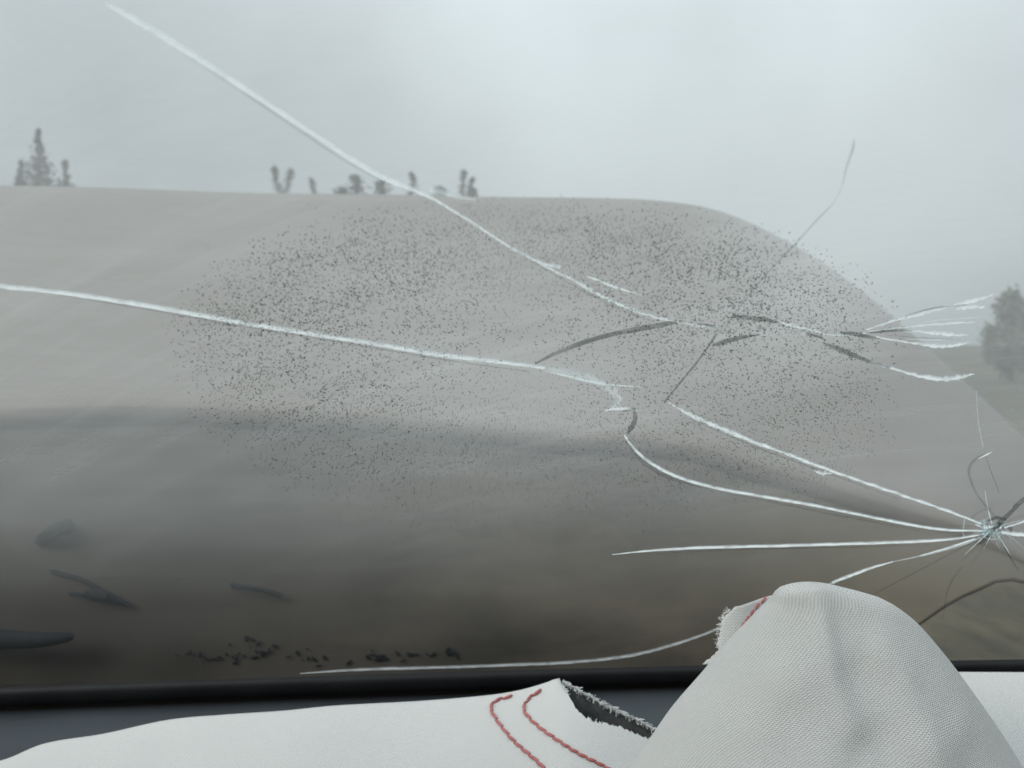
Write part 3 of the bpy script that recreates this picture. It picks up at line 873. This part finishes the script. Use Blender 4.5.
# ------------------------------------------------------------------ trees
NODES = [0, 0.2, 0.4, 0.6, 0.8, 0.86, 0.91, 0.96, 1.0]
def tree(name, u, vtop, D, wpx, label, cat, kind, seed, group, lean=0.0, stems=1, spread=0.0):
    rnd = random.Random(seed)
    top = at(u, vtop, D); Ht = top.z; wid = wpx * D / F
    root = empty(name, (top.x, top.y, -0.05)); tag(root, label, cat, group)
    tm, cm = MB(), MB()
    def leaf(p, sz):
        a = Vector((rnd.gauss(0, 1), rnd.gauss(0, 1), rnd.gauss(0, 1))).normalized()
        b = a.cross(Vector((rnd.gauss(0, 1), rnd.gauss(0, 1), rnd.gauss(0, 1)))).normalized()
        cm.add([p - a * sz, p + b * sz * 0.5, p + a * sz, p - b * sz * 0.5], [(0, 1, 2, 3)])
    for s in range(stems):
        dx = (s - (stems - 1) / 2) * spread * D / F + lean * D / F
        hgt = Ht * (1 if s == 0 else rnd.uniform(0.93, 0.99))
        axis = [Vector((dx * max(0, (f - 0.8) / 0.2) + rnd.uniform(-.03, .03), rnd.uniform(-.03, .03), hgt * f)) for f in NODES]
        tm.tube(axis, lambda f: 0.11 * (1 - f) + 0.012, 7)
        nb = 120 if kind == 'spire' else (130 if kind == 'shrub' else 90)
        for b in range(nb):
            f = 0.04 + 0.96 * (b / nb) if kind == 'shrub' else 1 - 0.62 * (1 - (b + 0.5) / nb) ** 1.9
            i = max(q for q in range(8) if NODES[q] <= f); base = axis[i].lerp(axis[i + 1], (f - NODES[i]) / (NODES[i + 1] - NODES[i]))
            if kind == 'spire': ln = wid * 0.5 * min(1.3, ((1 - f) / 0.20) ** 1.5) + 0.03
            elif kind == 'bush': ln = wid * 0.5 * min(1.5, ((1 - f) / 0.07) ** 0.6) + 0.05
            elif kind == 'shrub': ln = wid * 0.5 * (0.75 + 0.3 * noise.noise(Vector((f * 5, seed, 0)))) * min(1, ((1 - f) / 0.25) ** 0.5) + 0.05
            else: ln = wid * 0.30 * min(1.4, 0.35 + (1 - f) / 0.10) + 0.04
            ln *= rnd.uniform(0.6, 1.15)
            az = rnd.uniform(0, 6.283); up = rnd.uniform(-0.1, 0.3) if kind == 'spire' else rnd.uniform(0.4, 1.1)
            d = Vector((math.cos(az), math.sin(az), up)).normalized()
            tip = base + d * ln
            tip.z = min(tip.z, Ht * (1.0 - 0.02 * rnd.random()))
            tm.tube([base, base.lerp(tip, 0.5) + Vector((0, 0, ln * 0.06)), tip], lambda f: 0.03 * (1 - f) + 0.006, 4)
            for q in range(15 if kind == 'shrub' else (8 if kind == 'bush' else (5 if kind == 'thin' else max(2, int(26 * ln))))):
                k = rnd.uniform(0.25, 1.0)
                p = base.lerp(tip, k) + Vector((rnd.gauss(0, 1), rnd.gauss(0, 1), rnd.gauss(0, 1))) * (0.04 + 0.17 * ln)
                leaf(p, rnd.uniform(0.05, 0.15) if kind != 'thin' else rnd.uniform(0.04, 0.10))
    tm.build('trunk', M['bark'], root); cm.build('crown', M[{'spire': 'needle', 'shrub': 'shrub_leaf'}.get(kind, 'leaf')], root, smooth=False)
    return root
G1 = 'trees rising behind the buckled hood'
tree('fir_tree', 38, 128, 45, 34, 'tallest spire shaped dark tree behind the left end of the hood', 'tree', 'spire', 1, G1)
tree('fir_tree', 20, 160, 45, 30, 'short dark tree just left of the tallest spire tree', 'tree', 'spire', 2, G1)
tree('fir_tree', 65, 160, 47, 26, 'small pointed dark tree just right of the tallest spire tree', 'tree', 'spire', 3, G1)
tree('leafy_tree', 282, 166, 50, 14, 'thin forked tree standing alone, first beyond the gap in the row', 'tree', 'thin', 4, G1, stems=2, spread=17)
tree('leafy_tree', 315, 178, 50, 12, 'small slender tree between the forked tree and the low clump', 'tree', 'thin', 5, G1, lean=-3)
tree('leafy_tree', 342, 187, 50, 20, 'lowest rounded treetop, next to the broader clump', 'tree', 'bush', 6, G1)
tree('leafy_tree', 356, 175, 52, 18, 'broad bushy treetop in the middle of the clump', 'tree', 'bush', 7, G1)
tree('leafy_tree', 382, 181, 52, 22, 'low bushy treetop just left of the crack', 'tree', 'bush', 8, G1)
tree('leafy_tree', 412, 172, 50, 18, 'pointed treetop crossed by the long diagonal crack', 'tree', 'thin', 9, G1)
tree('leafy_tree', 440, 187, 50, 16, 'small low treetop just right of the diagonal crack', 'tree', 'bush', 10, G1)
tree('leafy_tree', 462, 170, 50, 13, 'leaning forked treetop at the end of the row', 'tree', 'thin', 11, G1, lean=6, stems=2, spread=9)
tree('leafy_tree', 474, 189, 51, 12, 'stubby treetop right of the leaning forked tree', 'tree', 'bush', 12, G1)
G2 = 'bushes on the open ground to the right of the car'
tree('bush', 1012, 292, 34, 40, 'tall dark bush beyond the fan of bright cracks', 'bush', 'shrub', 21, G2)
tree('bush', 1042, 306, 32, 64, 'broad dark bush cut off by the photo edge', 'bush', 'shrub', 22, G2)
tree('bush', 992, 326, 60, 26, 'low far bush beside the tall dark bush', 'bush', 'shrub', 23, G2)
